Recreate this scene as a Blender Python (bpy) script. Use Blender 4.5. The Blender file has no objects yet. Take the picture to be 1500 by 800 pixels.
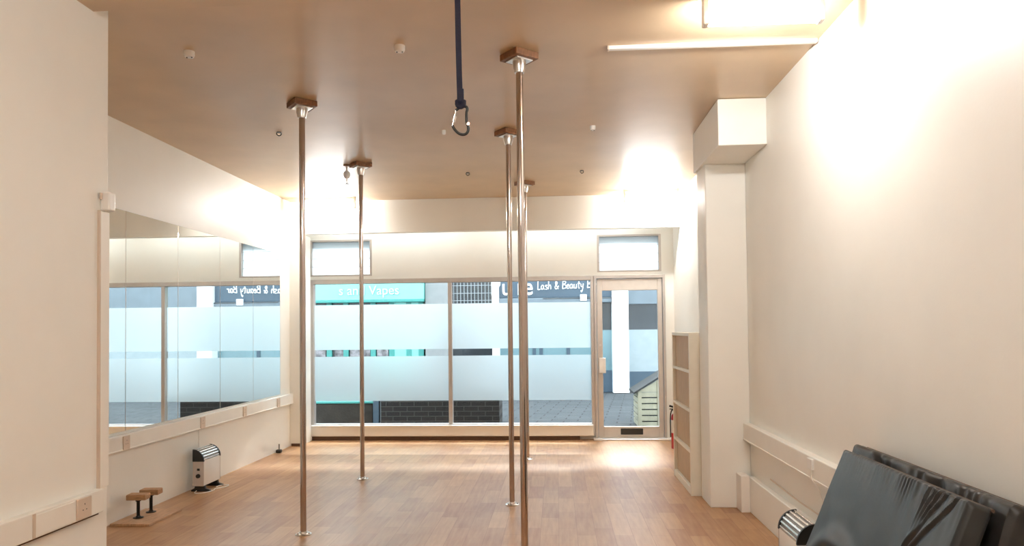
import bpy, bmesh, math, random
from mathutils import Vector, Matrix
random.seed(7)
C = bpy.context.scene.collection
PI = math.pi

# ------------------------------------------------------------------ camera
FPX, CX, CY, EYE = 1040.0, 750.0, 458.0, 1.45
yv = Vector(((815 - CX) / FPX, (483 - CY) / FPX, 1.0)).normalized()
sl = -0.0125
xv = Vector((1, sl, -(yv[0] + sl * yv[1]) / yv[2])).normalized()
zv = xv.cross(yv)
if zv[1] > 0:
    zv = -zv
right = Vector((xv[0], yv[0], zv[0]))
down = Vector((xv[1], yv[1], zv[1]))
fwd = Vector((xv[2], yv[2], zv[2]))
cd = bpy.data.cameras.new('camera')
cam = bpy.data.objects.new('camera', cd)
C.objects.link(cam)
M = Matrix.Identity(4)
for i in range(3):
    M[i][0], M[i][1], M[i][2] = right[i], -down[i], -fwd[i]
M[2][3] = EYE
cam.matrix_world = M
cd.sensor_fit = 'HORIZONTAL'
cd.sensor_width = 36
cd.lens = FPX / 1500 * 36
cd.shift_y = (CY - 400) / 1500
cd.clip_start = 0.05
sc = bpy.context.scene
sc.camera = cam

# ------------------------------------------------------------------ world and exposure
wd = bpy.data.worlds.new('overcast_sky')
sc.world = wd
wd.use_nodes = True
bg = wd.node_tree.nodes['Background']
bg.inputs[0].default_value = (0.86, 0.94, 1.0, 1)
bg.inputs[1].default_value = 3.0
sc.view_settings.view_transform = 'Standard'
sc.view_settings.look = 'None'
sc.view_settings.exposure = 0.62
sc.view_settings.gamma = 1.0
sc.view_settings.use_curve_mapping = False
sc.cycles.use_denoising = True
sc.cycles.max_bounces = 10
sc.cycles.diffuse_bounces = 6
sc.cycles.glossy_bounces = 5
sc.cycles.transmission_bounces = 8
sc.cycles.transparent_max_bounces = 16
sc.cycles.sample_clamp_indirect = 6
sc.cycles.caustics_reflective = False

sun = bpy.data.lights.new('hazy_sun', 'SUN')
sun.energy = 15.0
sun.angle = math.radians(14)
sun.color = (0.90, 0.96, 1.0)
so = bpy.data.objects.new('hazy_sun', sun)
C.objects.link(so)
SUN_EL, SUN_AZ = math.radians(48), math.radians(8)
so.rotation_euler = Vector((-math.sin(SUN_AZ) * math.cos(SUN_EL), -math.cos(SUN_AZ) * math.cos(SUN_EL), -math.sin(SUN_EL))).to_track_quat('-Z', 'Y').to_euler()

LAMP_POWER = 110.0        # radiance of the room's lamp diffusers
LAMP_COLOUR = (1.0, 0.98, 0.95)
REAR_FILL_POWER = 95.0
RECESS_FILL_POWER = 6.0
# ------------------------------------------------------------------ materials
def nt(m):
    return m.node_tree.nodes, m.node_tree.links

def mat(name, col, rough=0.5, metal=0.0, vary=0.0, vscale=6.0, bump=0.0, bscale=40.0, coat=0.0, spec=0.5, stretch=None):
    m = bpy.data.materials.new(name)
    m.use_nodes = True
    n, l = nt(m)
    b = n['Principled BSDF']
    b.inputs['Base Color'].default_value = (*col, 1)
    b.inputs['Roughness'].default_value = rough
    b.inputs['Metallic'].default_value = metal
    b.inputs['Specular IOR Level'].default_value = spec
    if coat:
        b.inputs['Coat Weight'].default_value = coat
        b.inputs['Coat Roughness'].default_value = 0.15
    tc = n.new('ShaderNodeTexCoord')
    vec = tc.outputs['Object']
    if stretch:
        mp = n.new('ShaderNodeMapping')
        mp.inputs['Scale'].default_value = stretch
        l.new(vec, mp.inputs[0])
        vec = mp.outputs[0]
    if vary:
        t = n.new('ShaderNodeTexNoise')
        t.inputs['Scale'].default_value = vscale
        t.inputs['Detail'].default_value = 5
        l.new(vec, t.inputs['Vector'])
        r = n.new('ShaderNodeMapRange')
        r.inputs[1].default_value, r.inputs[2].default_value = 0.3, 0.7
        r.inputs[3].default_value, r.inputs[4].default_value = 1 - vary, 1 + vary
        l.new(t.outputs['Fac'], r.inputs[0])
        hv = n.new('ShaderNodeHueSaturation')
        hv.inputs['Color'].default_value = (*col, 1)
        l.new(r.outputs[0], hv.inputs['Value'])
        l.new(hv.outputs[0], b.inputs['Base Color'])
    if bump:
        t2 = n.new('ShaderNodeTexNoise')
        t2.inputs['Scale'].default_value = bscale
        t2.inputs['Detail'].default_value = 4
        l.new(vec, t2.inputs['Vector'])
        bp = n.new('ShaderNodeBump')
        bp.inputs['Strength'].default_value = bump
        bp.inputs['Distance'].default_value = 0.01
        l.new(t2.outputs['Fac'], bp.inputs['Height'])
        l.new(bp.outputs[0], b.inputs['Normal'])
    return m

def emit(name, col, power):
    m = bpy.data.materials.new(name)
    m.use_nodes = True
    n, l = nt(m)
    n.remove(n['Principled BSDF'])
    e = n.new('ShaderNodeEmission')
    e.inputs[0].default_value = (*col, 1)
    e.inputs[1].default_value = power
    l.new(e.outputs[0], n['Material Output'].inputs[0])
    return m

def glass_mat(name, tint, gloss):
    m = bpy.data.materials.new(name)
    m.use_nodes = True
    n, l = nt(m)
    n.remove(n['Principled BSDF'])
    t = n.new('ShaderNodeBsdfTransparent')
    t.inputs[0].default_value = (*tint, 1)
    g = n.new('ShaderNodeBsdfGlossy')
    g.inputs['Roughness'].default_value = 0.02
    f = n.new('ShaderNodeFresnel')
    f.inputs[0].default_value = 1.35
    mu = n.new('ShaderNodeMath')
    mu.operation = 'MULTIPLY'
    mu.inputs[1].default_value = gloss
    l.new(f.outputs[0], mu.inputs[0])
    x = n.new('ShaderNodeMixShader')
    l.new(mu.outputs[0], x.inputs[0])
    l.new(t.outputs[0], x.inputs[1])
    l.new(g.outputs[0], x.inputs[2])
    l.new(x.outputs[0], n['Material Output'].inputs[0])
    return m

def frost_mat(name, through, back, mix=0.62, forward=0.0):
    m = bpy.data.materials.new(name)
    m.use_nodes = True
    n, l = nt(m)
    n.remove(n['Principled BSDF'])
    t = n.new('ShaderNodeBsdfTranslucent')
    t.inputs[0].default_value = (*through, 1)
    d = n.new('ShaderNodeBsdfDiffuse')
    d.inputs[0].default_value = (*back, 1)
    x = n.new('ShaderNodeMixShader')
    x.inputs[0].default_value = mix
    l.new(d.outputs[0], x.inputs[1])
    l.new(t.outputs[0], x.inputs[2])
    if forward:
        rf = n.new('ShaderNodeBsdfRefraction')
        rf.inputs['Color'].default_value = (0.95, 1.0, 1.0, 1)
        rf.inputs['Roughness'].default_value = 0.62
        rf.inputs['IOR'].default_value = 1.25
        x2 = n.new('ShaderNodeMixShader')
        x2.inputs[0].default_value = forward
        l.new(x.outputs[0], x2.inputs[1])
        l.new(rf.outputs[0], x2.inputs[2])
        x = x2
    l.new(x.outputs[0], n['Material Output'].inputs[0])
    return m

def floor_mat():
    m = bpy.data.materials.new('laminate_planks')
    m.use_nodes = True
    n, l = nt(m)
    b = n['Principled BSDF']
    tc = n.new('ShaderNodeTexCoord')
    mp = n.new('ShaderNodeMapping')
    mp.inputs['Rotation'].default_value = (0, 0, PI / 2)
    l.new(tc.outputs['Object'], mp.inputs[0])
    br = n.new('ShaderNodeTexBrick')
    br.offset = 0.37
    br.inputs['Scale'].default_value = 1
    br.inputs['Brick Width'].default_value = 0.46
    br.inputs['Row Height'].default_value = 0.13
    br.inputs['Mortar Size'].default_value = 0.0012
    br.inputs['Color1'].default_value = (0.0, 0.0, 0.0, 1)
    br.inputs['Color2'].default_value = (1, 1, 1, 1)
    br.inputs['Mortar'].default_value = (0.0, 0.0, 0.0, 1)
    l.new(mp.outputs[0], br.inputs[0])
    gm = n.new('ShaderNodeMapping')
    gm.inputs['Scale'].default_value = (16, 1.6, 1)
    l.new(tc.outputs['Object'], gm.inputs[0])
    g = n.new('ShaderNodeTexNoise')
    g.inputs['Scale'].default_value = 2.2
    g.inputs['Detail'].default_value = 7
    l.new(gm.outputs[0], g.inputs[0])
    big = n.new('ShaderNodeTexNoise')
    big.inputs['Scale'].default_value = 1.3
    big.inputs['Detail'].default_value = 5
    l.new(tc.outputs['Object'], big.inputs[0])
    a = n.new('ShaderNodeMath'); a.operation = 'MULTIPLY_ADD'
    a.inputs[1].default_value = 0.27
    l.new(br.outputs['Color'], a.inputs[0])
    a2 = n.new('ShaderNodeMath'); a2.operation = 'MULTIPLY_ADD'
    a2.inputs[1].default_value = 0.55
    l.new(g.outputs['Fac'], a2.inputs[0])
    a3 = n.new('ShaderNodeMath'); a3.operation = 'MULTIPLY_ADD'
    a3.inputs[1].default_value = 0.5
    a3.inputs[2].default_value = -0.17
    l.new(big.outputs['Fac'], a3.inputs[0])
    l.new(a3.outputs[0], a2.inputs[2])
    l.new(a2.outputs[0], a.inputs[2])
    cr = n.new('ShaderNodeValToRGB')
    e = cr.color_ramp.elements
    e[0].position, e[0].color = 0.1, FLOOR_DARK
    e[1].position, e[1].color = 0.85, FLOOR_LIGHT
    l.new(a.outputs[0], cr.inputs[0])
    mx = n.new('ShaderNodeMixRGB')
    mx.blend_type = 'MULTIPLY'
    mx.inputs[2].default_value = (0.72, 0.62, 0.55, 1)
    l.new(br.outputs['Fac'], mx.inputs[0])
    l.new(cr.outputs[0], mx.inputs[1])
    l.new(mx.outputs[0], b.inputs['Base Color'])
    b.inputs['Roughness'].default_value = 0.36
    b.inputs['Specular IOR Level'].default_value = 0.75
    bp = n.new('ShaderNodeBump')
    bp.inputs['Strength'].default_value = 0.06
    bp.inputs['Distance'].default_value = 0.01
    l.new(g.outputs['Fac'], bp.inputs['Height'])
    l.new(bp.outputs[0], b.inputs['Normal'])
    return m

def brick_mat(name, c1, c2, mortar, w, h, ms, rot=(0, 0, 0), rough=0.8):
    m = bpy.data.materials.new(name)
    m.use_nodes = True
    n, l = nt(m)
    b = n['Principled BSDF']
    tc = n.new('ShaderNodeTexCoord')
    mp = n.new('ShaderNodeMapping')
    mp.inputs['Rotation'].default_value = rot
    l.new(tc.outputs['Object'], mp.inputs[0])
    br = n.new('ShaderNodeTexBrick')
    br.inputs['Scale'].default_value = 1
    br.inputs['Brick Width'].default_value = w
    br.inputs['Row Height'].default_value = h
    br.inputs['Mortar Size'].default_value = ms
    br.inputs['Color1'].default_value = (*c1, 1)
    br.inputs['Color2'].default_value = (*c2, 1)
    br.inputs['Mortar'].default_value = (*mortar, 1)
    l.new(mp.outputs[0], br.inputs[0])
    l.new(br.outputs[0], b.inputs['Base Color'])
    b.inputs['Roughness'].default_value = rough
    return m

FLOOR_DARK = (0.26, 0.092, 0.027, 1)
FLOOR_LIGHT = (0.60, 0.37, 0.185, 1)
PAINT = mat('cream_wall_paint', (0.88, 0.877, 0.83), 0.45, vary=0.025, vscale=2.0, bump=0.04, bscale=60)
CEIL = mat('cream_ceiling_paint', (0.60, 0.45, 0.29), 0.42, vary=0.06, vscale=2.5, bump=0.03, bscale=5, coat=0.25)
WHITE = mat('white_gloss_paint', (0.86, 0.83, 0.78), 0.35, vary=0.02)
FLOOR = floor_mat()
ALU = mat('grey_aluminium', (0.50, 0.46, 0.43), 0.4, metal=0.35, vary=0.04, vscale=12)
DOORALU = mat('warm_grey_door_frame', (0.60, 0.55, 0.50), 0.42, metal=0.25, vary=0.04, vscale=12)
GLASS = glass_mat('clear_glass', (0.94, 0.97, 0.98), 0.6)
FROST = frost_mat('frosted_film', (0.60, 0.68, 0.70), (0.80, 0.87, 0.89), 0.62, 0.45)
LOUVRE = frost_mat('pale_louvre_glass', (0.45, 0.51, 0.54), (0.70, 0.76, 0.79), 0.6)
MIRROR = mat('mirror_silver', (0.86, 0.89, 0.88), 0.015, metal=1.0)
CHROME = mat('polished_chrome', (0.52, 0.45, 0.41), 0.10, metal=1.0)
STEEL = mat('brushed_steel', (0.70, 0.66, 0.62), 0.28, metal=1.0, vary=0.05, vscale=30)
WOODP = mat('brown_wood_block', (0.21, 0.095, 0.040), 0.55, vary=0.3, vscale=18, stretch=(1, 6, 1))
OAK = mat('pale_wood', (0.40, 0.23, 0.115), 0.55, vary=0.3, vscale=14, stretch=(1, 7, 7))
BOARD = mat('pale_wood_board', (0.55, 0.34, 0.20), 0.5, vary=0.2, vscale=8, stretch=(6, 1, 1))
DARKWOOD = mat('dark_brown_wood', (0.10, 0.05, 0.025), 0.6, vary=0.3, vscale=10, stretch=(1, 8, 8))
BLACK = mat('black_plastic', (0.012, 0.011, 0.010), 0.4, vary=0.1)
BLACKM = mat('black_metal', (0.02, 0.018, 0.016), 0.35, metal=0.6)
PVC = mat('cream_plastic_trunking', (0.87, 0.855, 0.80), 0.38, vary=0.02)
SOCKET = mat('beige_socket_plate', (0.66, 0.55, 0.45), 0.4, vary=0.05)
WPLASTIC = mat('white_plastic', (0.86, 0.85, 0.82), 0.35, vary=0.02)
HEATW = mat('cream_enamel', (0.82, 0.80, 0.76), 0.3, vary=0.03)
HEATG = mat('grey_end_panel', (0.55, 0.50, 0.46), 0.4, vary=0.05)
GRILLE = mat('bright_grille', (0.75, 0.72, 0.68), 0.25, metal=0.9)
GRILLED = mat('grey_grille_slot', (0.30, 0.275, 0.25), 0.5, vary=0.1)
VINYL = mat('black_vinyl', (0.012, 0.014, 0.015), 0.43, vary=0.3, vscale=7, bump=0.15, bscale=12, spec=0.52)
WORN = mat('worn_grey_vinyl', (0.016, 0.0145, 0.0135), 0.42, vary=0.35, vscale=9, bump=0.2, bscale=16, spec=0.42)
PIPING = mat('brown_edge_piping', (0.09, 0.05, 0.028), 0.5, vary=0.2)
SHELFM = mat('cream_painted_wood', (0.83, 0.785, 0.67), 0.45, vary=0.03, vscale=10)
SHELFB = mat('tan_back_board', (0.50, 0.36, 0.22), 0.6, vary=0.12, vscale=8, stretch=(1, 8, 1))
RED = mat('red_enamel', (0.42, 0.012, 0.018), 0.3, vary=0.05)
NAVY = mat('navy_webbing', (0.007, 0.008, 0.026), 0.75, vary=0.2, vscale=60, bump=0.3, bscale=200)
LAMP = emit('lamp_diffuser_glow', LAMP_COLOUR, LAMP_POWER)
RECESS_FILL = emit('recess_fill_glow', (0.90, 0.96, 1.0), RECESS_FILL_POWER)
REAR_FILL = emit('rear_fill_glow', LAMP_COLOUR, REAR_FILL_POWER)
# outside
RENDERW = mat('white_render', (0.80, 0.83, 0.85), 0.8, vary=0.04, bump=0.1)
PILLARW = mat('white_painted_pillar', (0.88, 0.90, 0.91), 0.6, vary=0.02)
TEAL = mat('teal_sign_paint', (0.20, 0.62, 0.56), 0.3, vary=0.06, vscale=1.5)
TEALD = mat('teal_frame_paint', (0.04, 0.28, 0.25), 0.35, vary=0.06)
PINK = mat('pale_pink_lettering', (0.46, 0.56, 0.58), 0.4, vary=0.03)
SLATE = mat('slate_blue_sign', (0.055, 0.090, 0.125), 0.4, vary=0.1, vscale=1.2)
SLATEL = mat('blue_grey_board', (0.16, 0.20, 0.23), 0.45, vary=0.08)
LETTER = mat('white_lettering', (0.92, 0.93, 0.93), 0.4)
DARKGL = mat('dark_shop_glass', (0.025, 0.032, 0.038), 0.15, vary=0.3, vscale=2.5)
BLUEGL = mat('blue_green_shop_glass', (0.17, 0.28, 0.31), 0.2, vary=0.15, vscale=2)
GREYWALL = mat('grey_side_wall', (0.26, 0.275, 0.275), 0.7, vary=0.08)
BARM = mat('white_security_bar', (0.42, 0.46, 0.48), 0.4)
PALEGL = mat('pale_window_film', (0.34, 0.40, 0.42), 0.5, vary=0.06)
POSTER = mat('grey_poster_print', (0.22, 0.21, 0.22), 0.5, vary=0.95, vscale=7)
PAVE = brick_mat('grey_block_paving', (0.075, 0.083, 0.088), (0.10, 0.108, 0.113), (0.03, 0.032, 0.035), 0.42, 0.21, 0.012, rot=(0, 0, 0.12))
BRICK = brick_mat('dark_brick', (0.011, 0.009, 0.008), (0.020, 0.015, 0.013), (0.065, 0.06, 0.055), 0.22, 0.075, 0.006, rot=(PI / 2, 0, 0))
SLAT = mat('pale_olive_slats', (0.42, 0.40, 0.30), 0.65, vary=0.12, vscale=9)
ROOFF = mat('dark_roof_felt', (0.035, 0.037, 0.038), 0.8, vary=0.2)
SOIL = mat('dark_soil', (0.03, 0.024, 0.018), 0.95, vary=0.3, bump=0.5, bscale=30)

# ------------------------------------------------------------------ mesh helpers
def box(bm, x0, x1, y0, y1, z0, z1, bev=0.0, seg=2):
    r = bmesh.ops.create_cube(bm, size=1)
    vs = r['verts']
    for v in vs:
        v.co = Vector(((x0 + x1) / 2 + v.co.x * (x1 - x0), (y0 + y1) / 2 + v.co.y * (y1 - y0), (z0 + z1) / 2 + v.co.z * (z1 - z0)))
    if bev:
        es = list({e for v in vs for e in v.link_edges})
        bmesh.ops.bevel(bm, geom=es, offset=bev, segments=seg, affect='EDGES', profile=0.5)
    return bm

def bx(*a, **k):
    return box(bmesh.new(), *a, **k)

def cyl(bm, p0, p1, r0, r1=None, seg=24):
    p0, p1 = Vector(p0), Vector(p1)
    r1 = r0 if r1 is None else r1
    d = p1 - p0
    rot = d.to_track_quat('Z', 'Y').to_matrix().to_4x4()
    m = Matrix.Translation((p0 + p1) / 2) @ rot
    bmesh.ops.create_cone(bm, cap_ends=True, segments=seg, radius1=r0, radius2=r1, depth=d.length, matrix=m)
    return bm

def lathe(bm, prof, cx=0, cy=0, seg=32):
    rings = []
    for r, z in prof:
        if r < 1e-6:
            rings.append([bm.verts.new((cx, cy, z))])
        else:
            rings.append([bm.verts.new((cx + r * math.cos(2 * PI * k / seg), cy + r * math.sin(2 * PI * k / seg), z)) for k in range(seg)])
    for a, b in zip(rings, rings[1:]):
        for k in range(seg):
            k2 = (k + 1) % seg
            if len(a) == 1 and len(b) > 1:
                bm.faces.new((a[0], b[k], b[k2]))
            elif len(b) == 1 and len(a) > 1:
                bm.faces.new((a[k], b[0], a[k2]))
            elif len(a) > 1:
                bm.faces.new((a[k], b[k], b[k2], a[k2]))
    bmesh.ops.recalc_face_normals(bm, faces=bm.faces[:])
    return bm

def smooth_path(pts, n=6, closed=False):
    pts = [Vector(p) for p in pts]
    out = []
    m = len(pts)
    rng = range(m) if closed else range(m - 1)
    for i in rng:
        p0 = pts[(i - 1) % m] if closed or i > 0 else pts[0]
        p1 = pts[i]
        p2 = pts[(i + 1) % m]
        p3 = pts[(i + 2) % m] if closed or i + 2 < m else pts[-1]
        for k in range(n):
            t = k / n
            out.append(0.5 * ((2 * p1) + (p2 - p0) * t + (2 * p0 - 5 * p1 + 4 * p2 - p3) * t * t + (3 * p1 - p0 - 3 * p2 + p3) * t ** 3))
    if not closed:
        out.append(pts[-1])
    return out

def tube(bm, pts, r, seg=8, closed=False):
    pts = [Vector(p) for p in pts]
    n = len(pts)
    rings = []
    up = Vector((0.13, 0.21, 0.97)).normalized()
    for i, p in enumerate(pts):
        a = pts[(i - 1) % n] if closed or i else pts[0]
        b = pts[(i + 1) % n] if closed or i < n - 1 else pts[-1]
        t = (b - a).normalized()
        s = t.cross(up)
        if s.length < 0.05:
            s = t.cross(Vector((1, 0, 0)))
        s.normalize()
        u = s.cross(t)
        rings.append([bm.verts.new(p + r * (math.cos(2 * PI * k / seg) * s + math.sin(2 * PI * k / seg) * u)) for k in range(seg)])
    for i in range(n if closed else n - 1):
        a, b = rings[i], rings[(i + 1) % n]
        for k in range(seg):
            bm.faces.new((a[k], a[(k + 1) % seg], b[(k + 1) % seg], b[k]))
    if not closed:
        bm.faces.new(rings[0][::-1])
        bm.faces.new(rings[-1])
    bmesh.ops.recalc_face_normals(bm, faces=bm.faces[:])
    return bm

def prism(bm, poly, axis, a, b):
    """extrude a 2D polygon along an axis; poly is (x,z) for 'y', (y,z) for 'x', (x,y) for 'z'"""
    def p(q, t):
        return {'y': (q[0], t, q[1]), 'x': (t, q[0], q[1]), 'z': (q[0], q[1], t)}[axis]
    A = [bm.verts.new(p(q, a)) for q in poly]
    B = [bm.verts.new(p(q, b)) for q in poly]
    bm.faces.new(A)
    bm.faces.new(B[::-1])
    for i in range(len(poly)):
        j = (i + 1) % len(poly)
        bm.faces.new((A[j], A[i], B[i], B[j]))
    bmesh.ops.recalc_face_normals(bm, faces=bm.faces[:])
    return bm

def obj(name, bm, m, parent=None, smooth=False):
    me = bpy.data.meshes.new(name)
    bm.to_mesh(me)
    bm.free()
    me.materials.append(m)
    if smooth:
        me.polygons.foreach_set('use_smooth', [True] * len(me.polygons))
        if hasattr(me, 'set_sharp_from_angle'):
            me.set_sharp_from_angle(angle=math.radians(38))
    o = bpy.data.objects.new(name, me)
    C.objects.link(o)
    if parent:
        o.parent = parent
    return o

def tag(o, label, cat, group=None):
    o['label'] = label
    o['category'] = cat
    if group:
        o['group'] = group
    return o

def thing(name, label, cat, loc=(0, 0, 0), rotz=0.0, group=None):
    o = bpy.data.objects.new(name, None)
    o.empty_display_size = 0.1
    C.objects.link(o)
    o.location = loc
    o.rotation_euler = (0, 0, rotz)
    return tag(o, label, cat, group)

def struct(name, bm, m, label=None, cat=None, smooth=False):
    o = obj(name, bm, m, None, smooth)
    o['kind'] = 'structure'
    if label:
        tag(o, label, cat)
    return o

def struct_root(name, label, cat, loc=(0, 0, 0)):
    o = thing(name, label, cat, loc)
    o['kind'] = 'structure'
    return o

def dup(root, loc, rotz, label):
    r = root.copy()
    C.objects.link(r)
    r.location = loc
    r.rotation_euler = (0, 0, rotz)
    r['label'] = label
    for ch in list(root.children):
        c = ch.copy()
        C.objects.link(c)
        c.parent = r
        for g in ch.children:
            d = g.copy()
            C.objects.link(d)
            d.parent = c
    return r

# ------------------------------------------------------------------ room shell
H, HN = 3.13, 3.03          # main ceiling, lower ceiling over the camera
LW, RW, WY = -3.41, 1.55, 9.45
NX, NY = -2.24, 3.42        # near left wall face and its end
BY, BZ = 8.90, 2.71         # beam face and underside
REAR = -3.2

struct('floor', bx(-3.7, 1.75, REAR - 0.2, WY + 0.05, -0.08, 0.0), FLOOR, 'worn reddish brown wood laminate floor of the studio', 'floor')
bm = bx(-3.7, 1.75, NY - 0.12, WY + 0.18, H, H + 0.2)
box(bm, -3.7, 1.75, REAR - 0.2, NY - 0.12, HN, H + 0.2)
struct('ceiling', bm, CEIL, 'glossy cream ceiling with a lower part nearest the camera', 'ceiling')
struct('wall_left', bx(LW - 0.2, LW, NY - 0.1, WY + 0.18, 0, H), PAINT, 'cream left wall behind the mirror panels', 'wall')
struct('wall_near_left', bx(LW - 0.3, NX, REAR - 0.1, NY, 0, H - 0.001, bev=0.006), PAINT, 'cream wall at the left edge of the photo, closest to the camera', 'wall')
struct('wall_right', bx(RW, RW + 0.2, REAR - 0.1, WY + 0.18, 0, H), PAINT, 'long cream right wall behind the black mats', 'wall')
struct('wall_rear', bx(-3.7, 1.75, REAR - 0.2, REAR, 0, H), PAINT)
# window wall, with openings
TL0, TL1, TR0, TR1, TZ0, TZ1 = -3.34, -2.48, 0.55, 1.39, 2.205, 2.70
bm = bx(LW - 0.2, -3.345, WY, WY + 0.16, 0, H)
box(bm, -3.345, 1.43, WY, WY + 0.16, 2.16, TZ0)
box(bm, TL1, TR0, WY, WY + 0.16, TZ0, TZ1)
box(bm, -3.345, TL0, WY, WY + 0.16, TZ0, TZ1)
box(bm, TR1, 1.43, WY, WY + 0.16, TZ0, TZ1)
box(bm, -3.345, 1.43, WY, WY + 0.16, TZ1, H)
box(bm, 1.43, RW + 0.2, WY, WY + 0.16, 0, H)
box(bm, -3.345, 0.50, WY + 0.02, WY + 0.16, -0.05, 0.06)
struct('wall_back', bm, PAINT, 'cream shopfront wall above and around the windows', 'wall')
struct('trim_1', bx(LW, RW, BY, BY + 0.10, BZ, H, bev=0.004), PAINT, 'cream beam running under the ceiling above the shop windows', 'beam')
struct('trim_2', bx(LW, -3.275, BY, BY + 0.40, 0, BZ + 0.01, bev=0.004), PAINT, 'narrow cream pier between the mirrors and the shop window', 'pier')
struct('trim_3', bx(1.225, RW, 5.85, 6.20, 0, H, bev=0.008), PAINT, 'cream square column against the right wall', 'column')
struct('trim_4', bx(1.20, RW, 5.25, 6.20, 2.785, H - 0.002, bev=0.006), PAINT, 'white boxed-in duct at the top of the column', 'boxing')
bm = bx(1.50, RW, REAR, 5.76, 0, 0.275, bev=0.006)
struct('trim_5', bm, PAINT, 'low boxed ledge along the foot of the right wall', 'ledge')
struct('trim_6', bx(1.43, 1.50, 5.70, 5.85, 0, 0.285, bev=0.005), WHITE, 'short white boxing post at the foot of the column', 'boxing')
struct('baseboard_left', bx(-3.39, -3.27, BY - 0.006, BY + 0.02, 0.0, 0.035), DARKWOOD)
struct('baseboard_back', bx(-3.34, 0.29, WY - 0.075, WY + 0.02, 0.0, 0.055), DARKWOOD, 'dark brown strip beneath the white window sill', 'skirting')

# shop window
w = struct_root('window_1', 'wide two-pane shop window with two bands of frosted film', 'window', (0, WY, 0))
X0, XM0, XM1, X1, Z0, Z1 = -3.335, -1.445, -1.393, 0.455, 0.21, 2.125
bm = bx(X0 - 0.01, X0 + 0.055, -0.02, 0.07, 0.19, Z1 + 0.035, bev=0.004)
box(bm, X1, X1 + 0.045, -0.02, 0.07, 0.05, Z1 + 0.035, bev=0.004)
box(bm, X0 + 0.055, X1, -0.03, 0.07, Z1 - 0.025, Z1 + 0.035, bev=0.004)
box(bm, X0 + 0.055, X1, -0.02, 0.07, 0.185, Z0, bev=0.003)
obj('frame', bm, ALU, w)
obj('mullion', bx(XM0, XM1, -0.03, 0.06, Z0, Z1 - 0.025, bev=0.006), ALU, w)
obj('sill', bx(X0, 0.47, -0.10, 0.02, 0.055, 0.185, bev=0.008), WHITE, w)
obj('sill_ledge', bx(X0 + 0.01, 0.47, -0.115, -0.015, 0.185, 0.20, bev=0.004), WHITE, w)
obj('corner_cap', bx(X0 - 0.005, X0 + 0.05, -0.12, -0.075, 0.0, 0.055, bev=0.012), WHITE, w)
for a, b in ((X0 + 0.055, XM0), (XM1, X1)):
    p = obj('pane', bx(a, b, 0.030, 0.036, Z0, Z1 - 0.025), GLASS, w)
    for z0, z1 in ((0.515, 1.115), (1.207, 1.815)):
        bm = bmesh.new()
        bm.faces.new([bm.verts.new(q) for q in ((a, 0.026, z0), (b, 0.026, z0), (b, 0.026, z1), (a, 0.026, z1))])
        obj('frosted_film', bm, FROST, w)

def transom(name, x0, x1, label):
    t = struct_root(name, label, 'window', (0, WY, 0))
    bm = bx(x0, x0 + 0.03, 0.0, 0.10, TZ0, TZ1)
    box(bm, x1 - 0.03, x1, 0.0, 0.10, TZ0, TZ1)
    box(bm, x0 + 0.03, x1 - 0.03, 0.0, 0.10, TZ0, TZ0 + 0.022)
    box(bm, x0 + 0.03, x1 - 0.03, 0.0, 0.10, TZ1 - 0.022, TZ1)
    obj('frame', bm, ALU, t)
    n = 4
    hgt = (TZ1 - TZ0 - 0.044) / n
    for k in range(n):
        zz = TZ0 + 0.022 + k * hgt
        bm = bmesh.new()
        v = [bm.verts.new(q) for q in ((x0 + 0.03, 0.045, zz - 0.002), (x1 - 0.03, 0.045, zz - 0.002), (x1 - 0.03, 0.062, zz + hgt + 0.006), (x0 + 0.03, 0.062, zz + hgt + 0.006))]
        bm.faces.new(v)
        obj('louvre_blade', bm, LOUVRE, t)
        obj('blade_edge', bx(x0 + 0.03, x1 - 0.03, 0.040, 0.048, zz - 0.004, zz + 0.002), ALU, t)
transom('window_2', TL0, TL1, 'small louvred window high on the left above the shop window')
transom('window_3', TR0, TR1, 'small louvred window directly above the glass door')

# door
d = struct_root('door_1', 'aluminium framed glass shop door with a black letterbox', 'door', (0, WY, 0))
DX0, DX1, DZ1 = 0.50, 1.43, 2.16
bm = bx(DX0, DX0 + 0.035, -0.03, 0.09, 0, DZ1, bev=0.003)
box(bm, DX1 - 0.03, DX1, -0.03, 0.09, 0, DZ1, bev=0.003)
box(bm, DX0 + 0.035, DX1 - 0.03, -0.03, 0.09, DZ1 - 0.04, DZ1, bev=0.003)
obj('door_frame', bm, ALU, d)
a, b = DX0 + 0.041, DX1 - 0.037
gl0, gl1, gz0, gz1 = 0.610, 1.335, 0.165, 1.96
bm = bx(a, gl0, 0.0, 0.05, 0.02, DZ1 - 0.046, bev=0.004)
box(bm, gl1, b, 0.0, 0.05, 0.02, DZ1 - 0.046, bev=0.004)
box(bm, gl0, gl1, 0.0, 0.05, gz1, DZ1 - 0.046, bev=0.004)
box(bm, gl0, gl1, 0.0, 0.05, 0.02, gz0, bev=0.004)
lf = obj('door_leaf', bm, DOORALU, d)
obj('glass_pane', bx(gl0, gl1, 0.02, 0.026, gz0, gz1), GLASS, d)
bm = bx(0.83, 1.12, -0.012, 0.004, 0.06, 0.14, bev=0.005)
obj('letterbox', bm, BLACK, d)
obj('lock_plate', bx(0.555, 0.645, -0.022, 0.004, 0.87, 1.07, bev=0.006), WPLASTIC, d)
bm = cyl(bmesh.new(), (0.578, -0.004, 1.24), (0.578, 0.002, 1.24), 0.016)
obj('lock_cylinder', bm, STEEL, d)
struct('trim_7', bx(0.47, 1.54, WY - 0.14, WY + 0.02, 0.0, 0.02, bev=0.005), WHITE, 'white threshold strip at the foot of the glass door', 'threshold')

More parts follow.
